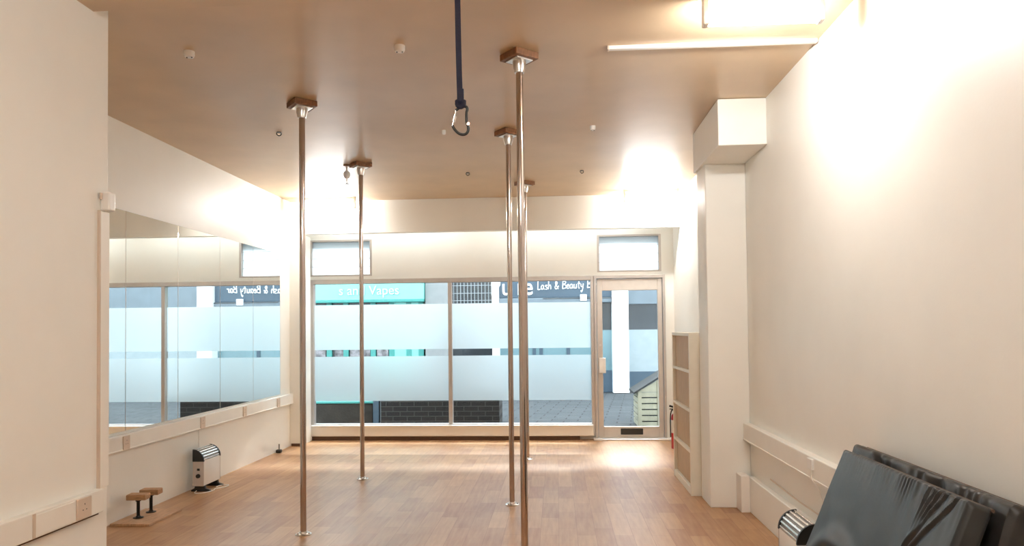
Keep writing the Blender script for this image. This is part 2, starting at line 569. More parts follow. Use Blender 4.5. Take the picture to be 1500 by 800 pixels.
# ------------------------------------------------------------------ lamps of the room, plus added fill lamps
def batten(loc, length, m, label, group=None, width=0.075):
    t = thing('ceiling_lamp', label, 'lamp', loc, 0, group)
    obj('housing', bx(-length / 2, length / 2, -width * 0.34, width * 0.34, -0.035, 0.0, bev=0.005), WPLASTIC, t)
    obj('tube', cyl(bmesh.new(), (-length / 2 + 0.03, 0, -0.115), (length / 2 - 0.03, 0, -0.115), 0.034, seg=28), m, t, True)
    for s in (-1, 1):
        obj('tube_holder', bx(s * (length / 2 - 0.015) - 0.014, s * (length / 2 - 0.015) + 0.014, -0.028, 0.028, -0.15, -0.034, bev=0.004), WPLASTIC, t)
    return t
batten((1.06, 3.62, H), 0.60, LAMP, 'glaring white ceiling lamp at the top right, nearest the camera', 'ceiling lamps')
batten((-2.80, 8.66, H), 0.66, LAMP, 'glaring white ceiling lamp at the back left, before the mirror end', 'ceiling lamps')
batten((1.16, 8.62, H), 0.66, LAMP, 'glaring white ceiling lamp at the back right, near the glass door', 'ceiling lamps')
batten((-0.4, 0.2, HN), 1.2, REAR_FILL, 'added fill lamp behind the camera over the near part of the studio', 'ceiling lamps')  # unseen lamp, added to brighten the near walls

for x in (-2.15, 0.1):  # unseen tubes, added to brighten the window wall and the floor before it
    batten((x, BY + 0.22, H), 2.0, RECESS_FILL, 'added cool fill tube hidden behind the beam, ' + ('left' if x < -1 else 'right') + ' one', 'added fill tubes behind the beam')

# ------------------------------------------------------------------ dance poles
def make_pole(loc, label):
    t = thing('dance_pole', label, 'pole', loc, 0, 'chrome dance poles')
    bm = bx(-0.085, 0.085, -0.085, 0.085, H - 0.042, H - 0.001, bev=0.004)
    bmesh.ops.rotate(bm, verts=bm.verts[:], cent=(0, 0, 0), matrix=Matrix.Rotation(math.radians(40), 3, 'Z'))
    obj('ceiling_block', bm, WOODP, t)
    bm = bx(-0.06, 0.06, -0.06, 0.06, H - 0.050, H - 0.041, bev=0.002)
    bmesh.ops.rotate(bm, verts=bm.verts[:], cent=(0, 0, 0), matrix=Matrix.Rotation(math.radians(40), 3, 'Z'))
    obj('ceiling_flange', bm, STEEL, t)
    obj('top_collar', lathe(bmesh.new(), [(0.0, H - 0.05), (0.041, H - 0.05), (0.041, H - 0.066), (0.039, H - 0.085), (0.031, H - 0.116), (0.030, H - 0.120), (0.0, H - 0.120)]), STEEL, t, True)
    obj('shaft', lathe(bmesh.new(), [(0, 0.006), (0.0215, 0.006), (0.0215, H - 0.119), (0, H - 0.119)], seg=40), CHROME, t, True)
    obj('base_flange', lathe(bmesh.new(), [(0.0, 0.0), (0.056, 0.0), (0.057, 0.004), (0.05, 0.008), (0.03, 0.012), (0.027, 0.022), (0.0222, 0.024), (0, 0.024)]), STEEL, t, True)
    for k in range(3):
        a = PI / 2 + 2 * PI * k / 3 + 0.3
        bm = cyl(bmesh.new(), (0.044 * math.cos(a), 0.044 * math.sin(a), 0.004), (0.044 * math.cos(a), 0.044 * math.sin(a), 0.016), 0.008, 0.006, 10)
        obj('fixing_bolt', bm, CHROME, t, True)
    return t
poles = [((-0.205, 4.27, 0), 'tallest chrome dance pole, nearest the camera, its foot below the photo'),
         ((-1.83, 5.03, 0), 'leftmost chrome dance pole, standing in front of the pier at the window edge'),
         ((-0.385, 5.93, 0), 'chrome dance pole just left of the nearest pole, its base showing mid floor'),
         ((-1.925, 6.93, 0), 'second chrome dance pole from the left, in front of the left window pane'),
         ((-0.34, 8.0, 0), 'farthest chrome dance pole, nearly hidden behind the nearest pole')]
p0 = make_pole(*poles[0])
for loc, lab in poles[1:]:
    dup(p0, loc, 0, lab)

# ------------------------------------------------------------------ mirrors
edges = [4.62, 5.42, 6.20, 7.00, 7.79, 8.57]
names = ['left-hand mirror panel, mostly hidden behind the near wall', 'second mirror panel from the near wall, with the reflected mullion',
         'middle mirror panel, above the convector heater', 'fourth mirror panel from the near wall, reflecting the far shop pillar',
         'mirror panel at the window end of the mirrored wall']
for i in range(5):
    a, b = edges[i] + 0.0015, edges[i + 1] - 0.003
    t = thing('wall_mirror', names[i], 'mirror', (LW, (a + b) / 2, 0.69), 0, 'mirror panels on the left wall')
    hw = (b - a) / 2
    obj('glass', bx(0.002, 0.008, -hw, hw, 0, 1.74, bev=0.0012, seg=1), MIRROR, t)
    obj('dark_edge', bx(0.001, 0.0086, hw - 0.001, hw + 0.0022, 0, 1.74), HEATG, t)

# ------------------------------------------------------------------ cable trunking
def socket_plate(parent, x, y, z0, z1, s=1, wdt=0.085, m=SOCKET, name='socket_outlet'):
    lo, hi = sorted((x, x + s * 0.009))
    p = obj(name, bx(lo, hi, y - wdt / 2, y + wdt / 2, z0, z1, bev=0.003), m, parent)
    zc = (z0 + z1) / 2
    for dy, dz, a, b in ((0, 0.018, 0.004, 0.008), (-0.012, -0.008, 0.007, 0.004), (0.012, -0.008, 0.007, 0.004)):
        lo, hi = sorted((x + s * 0.0088, x + s * 0.0095))
        obj('pin_hole', bx(lo, hi, y + dy - a / 2, y + dy + a / 2, zc + dz - b / 2, zc + dz + b / 2), BLACK, p)
t = thing('cable_trunking', 'cream cable trunking along the left wall beneath the mirrors', 'trunking', (0, 0, 0))
bm = bx(LW, LW + 0.05, NY + 0.02, BY - 0.005, 0.545, 0.672, bev=0.005)
obj('channel', bm, PVC, t)
obj('cover_lip', bx(LW + 0.045, LW + 0.054, NY + 0.02, BY - 0.01, 0.548, 0.560, bev=0.002), PVC, t)
for y in (5.36, 6.56, 7.47, 8.40):
    socket_plate(t, LW + 0.049, y, 0.552, 0.660, 1)
obj('drop_cable', tube(bmesh.new(), [(LW + 0.012, 6.56, 0.55), (LW + 0.012, 6.565, 0.45), (LW + 0.013, 6.56, 0.30)], 0.005), PVC, t, True)
t = thing('cable_trunking', 'cream cable trunking low on the near left wall', 'trunking', (0, 0, 0))
obj('channel', bx(NX, NX + 0.042, REAR + 0.02, 3.33, 0.595, 0.705, bev=0.004), PVC, t)
obj('shadow_strip', bx(NX, NX + 0.03, REAR + 0.02, 3.31, 0.585, 0.598, bev=0.002), DARKWOOD, t)  # dark strip that colours in the shadow line under the trunking
obj('joint_cover', bx(NX + 0.04, NX + 0.046, 2.86, 2.875, 0.598, 0.70), SOCKET, t)
obj('cover_panel', bx(NX + 0.04, NX + 0.045, 2.875, 3.12, 0.603, 0.693, bev=0.002), PVC, t)
socket_plate(t, NX + 0.041, 3.18, 0.602, 0.696, 1, 0.10)
t = thing('cable_trunking', 'cream cable trunking along the right wall above the low ledge', 'trunking', (0, 0, 0))
obj('channel', bx(RW - 0.058, RW, REAR + 0.02, 5.845, 0.545, 0.685, bev=0.006), PVC, t)
obj('cover_lip', bx(RW - 0.062, RW - 0.05, REAR + 0.02, 5.84, 0.548, 0.56, bev=0.002), PVC, t)
bm = bx(RW - 0.075, RW - 0.056, 4.27, 4.34, 0.61, 0.675, bev=0.004)
obj('spur_switch', bm, WPLASTIC, t)
obj('spur_cable', tube(bmesh.new(), smooth_path([(RW - 0.066, 4.30, 0.612), (RW - 0.066, 4.29, 0.56), (RW - 0.04, 4.25, 0.50), (RW - 0.02, 4.22, 0.40), (RW - 0.012, 4.18, 0.28)]), 0.004), PVC, t, True)
obj('floor_cable', tube(bmesh.new(), smooth_path([(RW - 0.008, 5.3, 0.345), (RW - 0.008, 4.7, 0.33), (RW - 0.008, 4.0, 0.34)]), 0.005), SOCKET, t, True)
t = thing('cable_conduit', 'thin upright conduit at the end of the near left wall', 'conduit', (NX, 3.34, 0.70))
obj('channel', bx(0, 0.012, 0.005, 0.075, 0, 1.36, bev=0.003), PVC, t)
obj('seam', bx(0, 0.0135, -0.004, 0.005, 0, 1.36), SOCKET, t)
t = thing('junction_box', 'white junction box at the top of the conduit by the mirrors', 'junction box', (NX, 3.37, 2.062))
obj('box_body', bx(0, 0.05, -0.015, 0.035, 0, 0.095, bev=0.008), WPLASTIC, t)
obj('cable_entry', cyl(bmesh.new(), (0.012, -0.024, 0.055), (0.012, -0.024, 0.085), 0.007), SOCKET, t)
t = thing('cable_conduit', 'thin white conduit running along the ceiling to the right wall', 'conduit', (0, 4.21, H))
obj('channel', bx(0.33, RW - 0.01, -0.016, 0.016, -0.022, 0, bev=0.003), WPLASTIC, t)
obj('end_stop', bx(0.322, 0.334, -0.018, 0.018, -0.025, 0, bev=0.003), SOCKET, t)

# ------------------------------------------------------------------ heaters
def make_heater(loc, rz, label):
    t = thing('convector_heater', label, 'heater', loc, rz, 'convector heaters')
    L = 0.33
    obj('body', bx(0.0, 0.10, 0.008, L - 0.008, 0.055, 0.285, bev=0.006), HEATW, t, True)
    def arc(r0x, r0z, n=12, x0=0.0, z0=0.28):
        return [(x0 + r0x * math.cos(PI / 2 * k / n), z0 + r0z * math.sin(PI / 2 * k / n)) for k in range(n + 1)]
    bm = prism(bmesh.new(), arc(0.092, 0.100) + [(0, 0.28)], 'y', 0.012, L - 0.012)
    obj('grille', bm, GRILLED, t, True)
    g = t.children[-1]
    for k in (1.2, 3.2, 5.2, 7.2, 9.2, 11.2):
        a = PI / 2 * k / 12
        x, z = 0.096 * math.cos(a), 0.28 + 0.104 * math.sin(a)
        bm = bx(x - 0.006, x + 0.006, 0.012, L - 0.012, z - 0.004, z + 0.004, bev=0.002)
        bmesh.ops.rotate(bm, verts=bm.verts[:], cent=(x, 0, z), matrix=Matrix.Rotation(-a + PI / 2, 3, 'Y'))
        obj('grille_bar', bm, GRILLE, t)
    for y0, y1 in ((0.0, 0.014), (L - 0.014, L)):
        bm = prism(bmesh.new(), arc(0.106, 0.112, 14, -0.002, 0.278) + [(-0.002, 0.278)], 'y', y0, y1)
        obj('end_cap', bm, BLACK, t, True)
        obj('end_panel', bx(0.0, 0.101, y0, y1, 0.055, 0.278, bev=0.003), HEATG, t)
    sw = obj('rocker_switch', bx(0.042, 0.066, -0.006, 0.004, 0.196, 0.216, bev=0.002), BLACK, t)
    obj('thermostat_knob', cyl(bmesh.new(), (0.053, -0.014, 0.148), (0.053, 0.004, 0.148), 0.018, 0.020), BLACK, t, True)
    for y in (0.03, L - 0.05):
        bm = prism(bmesh.new(), [(-0.03, 0.0), (0.15, 0.0), (0.145, 0.014), (0.10, 0.03), (0.095, 0.058), (0.005, 0.058), (0.0, 0.03), (-0.03, 0.014)], 'y', y, y + 0.022)
        obj('foot', bm, BLACK, t)
    return t
h0 = make_heater((-3.335, 6.33, 0), 0, 'small white convector heater standing by the left wall under the mirrors')
pts = [(0.03, 0.01, 0.012), (0.045, -0.05, 0.006), (0.10, -0.06, 0.006), (0.15, 0.0, 0.006), (0.165, 0.07, 0.006), (0.15, 0.12, 0.006), (0.18, 0.16, 0.006),
       (0.21, 0.24, 0.006), (0.19, 0.30, 0.006), (0.13, 0.27, 0.006), (0.12, 0.20, 0.006)]
h1 = dup(h0, (1.378, 4.26, 0), PI, 'white convector heater beside the black mats on the right')
obj('power_cable', tube(bmesh.new(), smooth_path(pts), 0.0042), WPLASTIC, h0, True)

# ------------------------------------------------------------------ handstand blocks
t = thing('wooden_baseboard', 'pale wooden baseboard on the floor carrying the two handstand canes', 'board', (-3.235, 5.44, 0))
obj('board', bx(-0.155, 0.155, -0.235, 0.235, 0, 0.018, bev=0.003), BOARD, t)
def cane(x, y, label, rz):
    c = thing('handstand_cane', label, 'handstand cane', (x, y, 0.018), rz, 'handstand canes')
    obj('foot_plate', lathe(bmesh.new(), [(0, 0), (0.038, 0), (0.038, 0.005), (0.018, 0.008), (0.015, 0.016), (0, 0.016)]), BLACKM, c, True)
    obj('post', lathe(bmesh.new(), [(0, 0.004), (0.0125, 0.004), (0.0125, 0.145), (0, 0.145)], seg=20), BLACKM, c, True)
    obj('socket', lathe(bmesh.new(), [(0, 0.13), (0.02, 0.13), (0.02, 0.144), (0, 0.144)], seg=20), BLACKM, c, True)
    obj('hand_block', bx(-0.075, 0.075, -0.045, 0.045, 0.143, 0.187, bev=0.007), OAK, c)
    return c
cane(-3.275, 5.385, 'wooden-topped handstand cane on the near half of the floor board', 0.1)
cane(-3.275, 5.56, 'wooden-topped handstand cane on the far half of the floor board', 0.1)

# small black fitting by the left wall
t = thing('door_stop', 'small black fitting with an upright pin by the left wall near the window', 'fitting', (-3.365, 8.42, 0))
obj('base_block', bx(-0.03, 0.035, -0.03, 0.03, 0, 0.04, bev=0.012), BLACK, t)
obj('pin', cyl(bmesh.new(), (0.005, 0, 0.035), (0.005, 0, 0.105), 0.006), BLACKM, t)

# ------------------------------------------------------------------ ceiling fittings
def rose(x, y, r, label, m=WPLASTIC, screw=True):
    t = thing('ceiling_fitting', label, 'ceiling fitting', (x, y, H), 0, 'small ceiling fittings')
    obj('cap', lathe(bmesh.new(), [(0, 0), (r, 0), (r, -0.022), (r * 0.85, -0.034), (0, -0.036)]), m, t, True)
    if screw:
        for s in (-1, 1):
            obj('screw', cyl(bmesh.new(), (s * r * 0.5, 0, -0.039), (s * r * 0.5, 0, -0.032), 0.004, seg=10), BLACKM, t)
rose(-2.16, 4.06, 0.030, 'white round ceiling fitting at the upper left')
rose(-0.90, 4.09, 0.032, 'white round ceiling fitting between the strap and the leftmost pole')
rose(0.32, 5.86, 0.024, 'small pale ceiling fitting right of the nearest pole')
rose(-0.92, 5.86, 0.016, 'tiny white ceiling cap just left of the carabiner', screw=False)
def hook(x, y, label):
    t = thing('ceiling_hook', label, 'ceiling hook', (x, y, H), 0.4, 'dark hooks in the ceiling')
    obj('plate', lathe(bmesh.new(), [(0, 0), (0.02, 0), (0.018, -0.006), (0, -0.006)], seg=16), BLACKM, t, True)
    obj('eye', tube(bmesh.new(), smooth_path([(-0.016, 0, -0.004), (-0.018, 0, -0.018), (0, 0, -0.03), (0.018, 0, -0.018), (0.016, 0, -0.004)]), 0.004, 6), BLACKM, t, True)
hook(-0.92, 7.47, 'dark ceiling hook left of the poles, near the back beam')
hook(0.29, 7.50, 'dark ceiling hook right of the poles, near the back beam')
hook(-2.30, 5.78, 'dark ceiling hook behind and left of the leftmost pole')
t = thing('sprinkler_head', 'white sprinkler head hanging beside the second pole from the left', 'sprinkler', (-2.085, 6.99, H))
obj('ceiling_plate', lathe(bmesh.new(), [(0, 0), (0.036, 0), (0.035, -0.012), (0.012, -0.016), (0, -0.016)]), WOODP, t, True)
obj('pipe', cyl(bmesh.new(), (0, 0, -0.01), (0, 0, -0.07), 0.010), WPLASTIC, t, True)
obj('bulb_body', lathe(bmesh.new(), [(0, -0.062), (0.022, -0.065), (0.034, -0.085), (0.033, -0.115), (0.018, -0.138), (0, -0.14)]), WPLASTIC, t, True)
obj('stem', cyl(bmesh.new(), (0, 0, -0.135), (0, 0, -0.185), 0.006), STEEL, t)
obj('deflector', lathe(bmesh.new(), [(0, -0.182), (0.012, -0.184), (0.030, -0.192), (0.030, -0.197), (0, -0.198)]), STEEL, t, True)

# ------------------------------------------------------------------ strap and carabiner
t = thing('hanging_strap', 'navy webbing strap hanging from the ceiling with a carabiner on its end', 'strap', (-0.385, 2.85, 0))
bm = bmesh.new()
pth = smooth_path([(-0.006, 0, HN), (-0.002, 0, 2.85), (0.001, 0, 2.60), (0.004, 0, 2.44), (0.006, 0, 2.372)])
for s in (-1, 1):
    L_ = [(p.x - 0.0115, s * 0.003, p.z) for p in pth]
    R_ = [(p.x + 0.0115, s * 0.003, p.z) for p in pth]
    globals()['v%d' % s] = [(bm.verts.new(a), bm.verts.new(b)) for a, b in zip(L_, R_)]
A, B = globals()['v-1'], globals()['v1']
for i in range(len(A) - 1):
    bm.faces.new((A[i][0], A[i][1], A[i + 1][1], A[i + 1][0]))
    bm.faces.new((B[i][1], B[i][0], B[i + 1][0], B[i + 1][1]))
    bm.faces.new((A[i][0], A[i + 1][0], B[i + 1][0], B[i][0]))
    bm.faces.new((A[i][1], B[i][1], B[i + 1][1], A[i + 1][1]))
bmesh.ops.recalc_face_normals(bm, faces=bm.faces[:])
obj('webbing', bm, NAVY, t)
obj('sewn_tail', bx(-0.007, 0.021, -0.006, 0.006, 2.378, 2.435, bev=0.003), NAVY, t)
obj('end_loop', tube(bmesh.new(), smooth_path([(-0.006, 0, 2.385), (-0.004, -0.01, 2.366), (0.008, -0.011, 2.357), (0.02, -0.01, 2.364), (0.021, 0, 2.384)]), 0.010, 8), NAVY, t, True)
c = thing('carabiner', 'black and silver carabiner clipped to the navy strap', 'carabiner', (-0.378, 2.846, 2.30))
k = 0.000252
def cp(q):
    return (k * (q[0] - 312), 0, -k * (q[1] - 440))
fr = [cp(q) for q in ((235, 262), (290, 222), (360, 200), (408, 208), (424, 245), (412, 300), (410, 400), (415, 470), (434, 520), (434, 590), (405, 640), (350, 655), (280, 632), (215, 565), (182, 505))]
obj('frame', tube(bmesh.new(), smooth_path(fr), 0.0058, 10), BLACKM, c, True)
obj('gate', tube(bmesh.new(), [cp((182, 500)), cp((196, 420)), cp((218, 340)), cp((236, 266))], 0.005, 10), CHROME, c, True)
obj('gate_sleeve', tube(bmesh.new(), [cp((192, 440)), cp((216, 350))], 0.0075, 12), STEEL, c, True)
obj('hinge_rivet', cyl(bmesh.new(), cp((440, 490)), tuple(Vector(cp((440, 490))) + Vector((0, -0.008, 0))), 0.006, seg=12), CHROME, c)

# ------------------------------------------------------------------ shelf unit
t = thing('shelf_unit', 'cream open shelf unit with four compartments beyond the column', 'shelving', (1.145, 6.25, 0))
DP, WD, HT = 0.37, 0.90, 1.41
obj('side_panel', bx(0, DP, 0, 0.03, 0, HT, bev=0.003), SHELFM, t)
obj('side_panel', bx(0, DP, WD - 0.03, WD, 0, HT, bev=0.003), SHELFM, t)
obj('top_panel', bx(0, DP, 0.03, WD - 0.03, HT - 0.03, HT, bev=0.003), SHELFM, t)
obj('plinth', bx(0.003, DP, 0.03, WD - 0.03, 0, 0.065, bev=0.003), SHELFM, t)
for z in (0.375, 0.73, 1.07):
    obj('shelf', bx(0, DP - 0.01, 0.03, WD - 0.03, z - 0.012, z + 0.012, bev=0.002), SHELFM, t)
bm = bmesh.new()
for k_ in range(8):
    a = 0.03 + (WD - 0.06) * k_ / 8
    box(bm, 0.030, 0.045, a + 0.001, a + (WD - 0.06) / 8 - 0.001, 0.065, HT - 0.03, bev=0.002, seg=1)
obj('back_board', bm, SHELFB, t)

# fire extinguisher behind the shelf unit
t = thing('fire_extinguisher', 'red fire extinguisher standing by the door behind the shelf unit', 'fire extinguisher', (1.425, 8.72, 0))
obj('cylinder', lathe(bmesh.new(), [(0, 0), (0.052, 0), (0.055, 0.01), (0.055, 0.36), (0.048, 0.40), (0.025, 0.43), (0.018, 0.44), (0, 0.44)]), RED, t, True)
obj('paper_label', lathe(bmesh.new(), [(0.0555, 0.19), (0.0558, 0.19), (0.0558, 0.345), (0.0555, 0.345)]), WPLASTIC, t, True)
obj('valve', cyl(bmesh.new(), (0, 0, 0.43), (0, 0, 0.48), 0.016), BLACKM, t)
obj('lever', prism(bmesh.new(), [(-0.075, 0.50), (0.02, 0.475), (0.02, 0.495), (-0.07, 0.525)], 'y', -0.008, 0.008), BLACK, t)
obj('carry_handle', prism(bmesh.new(), [(-0.07, 0.47), (0.02, 0.465), (0.02, 0.478), (-0.07, 0.482)], 'y', -0.008, 0.008), BLACK, t)
obj('hose', tube(bmesh.new(), smooth_path([(-0.01, -0.01, 0.46), (-0.05, -0.03, 0.46), (-0.066, -0.03, 0.38), (-0.066, -0.02, 0.22), (-0.064, -0.02, 0.14)]), 0.008), BLACK, t, True)

# ------------------------------------------------------------------ crash mats
def mat_slab(L, V, T, front_fn, top_fn=None, rad=0.03, nu=320, nv=120):
    """slab: u along y from 0..L (far to near), v up, t thickness; local frame x=t (front at 0), y=-u, z=v"""
    prof = []
    nc = 6
    def corner(cx_, cz_, a0):
        return [(cx_ + rad * math.cos(a0 + PI / 2 * k / nc), cz_ + rad * math.sin(a0 + PI / 2 * k / nc)) for k in range(nc + 1)]
    fr = [(0.0, rad + (V - 2 * rad) * k / nv) for k in range(1, nv)]
    prof += [(x, z) for x, z in corner(rad, rad, 1.5 * PI)[::-1]] if False else []
    loop = corner(rad, rad, PI)[::-1]                       # bottom front, from bottom to front
    loop += fr                                              # up the front
    loop += corner(rad, V - rad, PI / 2)[::-1]
    loop += [(rad + (T - 2 * rad) * k / 4, V) for k in range(1, 4)]
    loop += corner(T - rad, V - rad, 0)[::-1]
    loop += [(T, V - rad - (V - 2 * rad) * k / 10) for k in range(1, 10)]
    loop += corner(T - rad, rad, 1.5 * PI)[::-1]
    loop += [(T - rad - (T - 2 * rad) * k / 4, 0) for k in range(1, 4)]
    bm = bmesh.new()
    rings = []
    st = [0, 0.25, 0.6] + [1] * (nu - 6) + [0.6, 0.25, 0]
    us = [0.0, 0.003, 0.010] + [0.02 + (L - 0.04) * k / (nu - 7) for k in range(nu - 6)] + [L - 0.010, L - 0.003, L]
    for u, s in zip(us, st):
        ins = (1 - s) * 0.016
        ring = []
        for x, z in loop:
            xx = T / 2 + (x - T / 2) * (1 - ins / (T / 2))
            zz = V / 2 + (z - V / 2) * (1 - ins / (V / 2))
            w_ = s
            if x < T * 0.45:
                xx -= w_ * front_fn(u / L, z / V)
            if top_fn and z > V * 0.9:
                zz += w_ * top_fn(u / L, x / T)
            ring.append(bm.verts.new((xx, -u, zz)))
        rings.append(ring)
    n = len(loop)
    for a, b in zip(rings, rings[1:]):
        for k in range(n):
            bm.faces.new((a[k], a[(k + 1) % n], b[(k + 1) % n], b[k]))
    bm.faces.new(rings[0])
    bm.faces.new(rings[-1][::-1])
    bmesh.ops.recalc_face_normals(bm, faces=bm.faces[:])
    return bm

def g(x, c, w_):
    return math.exp(-((x - c) / w_) ** 2)

def front_wrinkle(u, v):
    e = 0.005 * math.sin(2 * PI * (u * 1.3 + 0.1)) * math.sin(PI * v)
    e += 0.003 * math.sin(2 * PI * (u * 3.1 + 1.3 * v)) * math.sin(2 * PI * (v * 1.7 + 0.4 * u)) * (1 - 0.5 * v)
    # fine gathers along the top seam, denser towards the folds
    top = math.exp(-((1 - v) / 0.10) ** 2)
    e += 0.0016 * top * math.sin(2 * PI * (u * 38 + 0.5 * math.sin(31 * u))) * (0.25 + g(u, 0.70, 0.22))
    soft = math.exp(-((1 - v) / 0.35) ** 2)
    e += 0.0020 * soft * math.sin(2 * PI * (u * 11 + 0.7 * math.sin(7 * u) + 0.5 * v)) * g(u, 0.58, 0.25)
    # folds fanning down and away from the near top corner
    for u0, k_, a, wd in ((0.925, 0.62, 0.006, 0.009), (0.865, 0.50, 0.005, 0.008), (0.830, 0.33, 0.006, 0.008), (0.800, 0.20, 0.005, 0.007), (0.770, 0.10, 0.004, 0.007)):
        c_ = u0 - k_ * (1 - v) ** 1.1 + 0.01 * math.sin(12 * v + 9 * u0)
        wv = wd * (0.6 + 2.4 * (1 - v))
        ln = 1.0 if u0 > 0.85 else math.exp(-((1 - v) / 0.28) ** 2)
        e += ln * a * (g(u, c_ - wv, wv) - 0.9 * g(u, c_ + wv, wv))
    # raised crease around a hollow low on the far side
    e += 0.016 * g(math.hypot((u - 0.27) / 0.16, (v - 0.46) / 0.13), 1.0, 0.35) * (1 if v > 0.44 else 0.6)
    e -= 0.026 * g(math.hypot((u - 0.27) / 0.10, (v - 0.45) / 0.08), 0.0, 0.8)
    return e

def rear_wrinkle(u, v):
    e = 0.004 * math.sin(2 * PI * (u * 2.1))
    f = g(v, 0.95, 0.09)
    e += f * (0.006 * math.sin(2 * PI * (u * 4.3 + 1.7 * v + 0.4 * math.sin(11 * u))) + 0.003 * math.sin(2 * PI * (u * 17 + 3 * v + 0.6 * math.sin(23 * u))) * (0.3 + g(u, 0.7, 0.25)))
    c_ = 0.60 + 0.35 * (0.97 - v)
    e += f * 0.014 * (g(u, c_, 0.022) - 0.9 * g(u, c_ - 0.045, 0.022) - 0.6 * g(u, c_ + 0.05, 0.015))
    c_ = 0.20 + 0.5 * (0.97 - v)
    e += f * 0.009 * (g(u, c_, 0.02) - g(u, c_ + 0.035, 0.015) + 0.8 * g(u, c_ + 0.08, 0.02))
    e -= 0.012 * g(v, 0.90 + 0.05 * math.sin(8 * u), 0.03) * g(u, 0.45, 0.25)
    return e

def mat_thing(label, x, ytop, z0, lean, L, V, T, m, fn, rad, top_fn=None):
    t = thing('crash_mat', label, 'crash mat', (x, ytop, z0), 0, 'black crash mats')
    t.rotation_euler = (0, lean, 0)
    obj('cover', mat_slab(L, V, T, fn, top_fn, rad), m, t, True)
    # seam piping along the top edges and down the ends
    obj('seam_piping', tube(bmesh.new(), [(T - 0.004, -0.012 - (L - 0.024) * k / 30, V - 0.004) for k in range(31)], 0.006, 8), PIPING, t, True)
    return t
LEAN = math.radians(21.5)
mat_thing('grey black vinyl crash mat in front, creased, leaning on another mat', 0.972, 3.385, 0.022, LEAN, 1.02, 0.93, 0.085, VINYL, front_wrinkle, 0.012)
mat_thing('dark wrinkled crash mat behind, leaning directly on the right wall', 1.147, 3.575, 0.026, math.radians(18.5), 1.24, 0.905, 0.075, WORN, rear_wrinkle, 0.020)

# ------------------------------------------------------------------ the street outside
EY = 16.5
struct('ground', bx(-14, 9, WY + 0.0, 18, -0.2, -0.01), PAVE, 'grey block paving of the passage outside', 'paving')
t = thing('opposite_building', 'white rendered upper storeys of the building across the passage', 'building', (0, EY, 0))
obj('upper_wall', bx(-14, 9, 0.12, 3, 2.78, 8.3), RENDERW, t)
for k_ in range(6):
    x = -11 + k_ * 3.4
    obj('upper_window', bx(x, x + 1.2, 0.10, 0.13, 4.2, 5.6), DARKGL, t)
obj('rear_mass', bx(-14, 9, 0.6, 3, 0, 2.78), GREYWALL, t)

def text_mesh(txt, size, x, y, z, m, name, parent, depth=0.02, xscale=1.0):
    cu = bpy.data.curves.new('lettering_curve', 'FONT')
    cu.body = txt
    cu.size = size
    cu.extrude = depth / 2
    cu.offset = 0.008 * size
    tmp = bpy.data.objects.new('lettering_tmp', cu)
    C.objects.link(tmp)
    dg = bpy.context.evaluated_depsgraph_get()
    me = bpy.data.meshes.new_from_object(tmp.evaluated_get(dg))
    bpy.data.objects.remove(tmp)
    me.transform(Matrix.Translation((x, y, z)) @ Matrix.Rotation(PI / 2, 4, 'X') @ Matrix.Scale(xscale, 4, (1, 0, 0)))
    me.name = name
    me.materials.clear()
    me.materials.append(m)
    o = bpy.data.objects.new(name, me)
    C.objects.link(o)
    o.parent = parent
    return o

# teal shop on the left
t = thing('shop_front', 'teal shop front with a pale lettered sign, seen through the left window pane', 'shop front', (0, EY, 0))
obj('sign_board', bx(-9, -3.05, -0.25, 0.05, 2.19, 2.85, bev=0.01), TEAL, t)
text_mesh('s and Vapes', 0.30, -5.05, -0.265, 2.31, PINK, 'lettering', t, 0.02, 1.0)
obj('sign_underside', bx(-9, -3.05, -0.27, 0.0, 2.13, 2.19, bev=0.01), TEALD, t)
obj('stall_riser', bx(-9, -3.05, -0.06, 0.1, 0, 0.55), DARKGL, t)
obj('window_glass', bx(-9, -3.6, 0.02, 0.06, 0.55, 2.13), DARKGL, t)
xs = [-8.9, -7.6, -6.5, -5.35, -4.95, -4.30, -3.86, -3.45, -3.16]
for x in xs:
    obj('window_post', bx(x - 0.06, x + 0.06, -0.05, 0.05, 0.55, 2.13), TEALD, t)
for a, b in ((-5.84, -5.45), (-5.22, -5.0), (-4.86, -4.38), (-4.22, -3.95)):
    obj('poster', bx(a, b, -0.01, 0.018, 0.62, 1.7), POSTER, t)
obj('teal_panel', bx(-3.80, -3.20, -0.03, 0.05, 0.55, 2.13), TEAL, t)
t = thing('side_pier', 'pale grey wall pier at the right end of the teal shop', 'pier', (-2.72, EY, 0))
obj('pier_wall', bx(-0.32, 0.295, -0.15, 0.05, 0, 2.775, bev=0.01), GREYWALL, t)
obj('plinth_band', bx(-0.325, 0.298, -0.16, 0.0, 0, 0.4, bev=0.01), SLATE, t)

# shuttered shop
t = thing('shop_front', 'dark shop front behind white upright security bars', 'shop front', (0, EY, 0))
obj('dark_window', bx(-2.42, -1.46, 0.0, 0.06, 0, 2.78), DARKGL, t)
n_ = 12
for k_ in range(n_):
    x = -2.38 + 0.90 * k_ / (n_ - 1)
    obj('security_bar', cyl(bmesh.new(), (x, -0.06, 1.9), (x, -0.06, 2.60), 0.007, seg=8), BARM, t)
for z in (2.15, 2.32, 2.50):
    obj('cross_rail', bx(-2.42, -1.46, -0.075, -0.055, z - 0.005, z + 0.005), BARM, t)
tag(obj('white_pillar', bx(-1.475, -1.31, EY - 0.22, EY + 0.05, 0, 2.78, bev=0.01), PILLARW), 'slim white pillar between the barred shop and the blue sign', 'pillar')
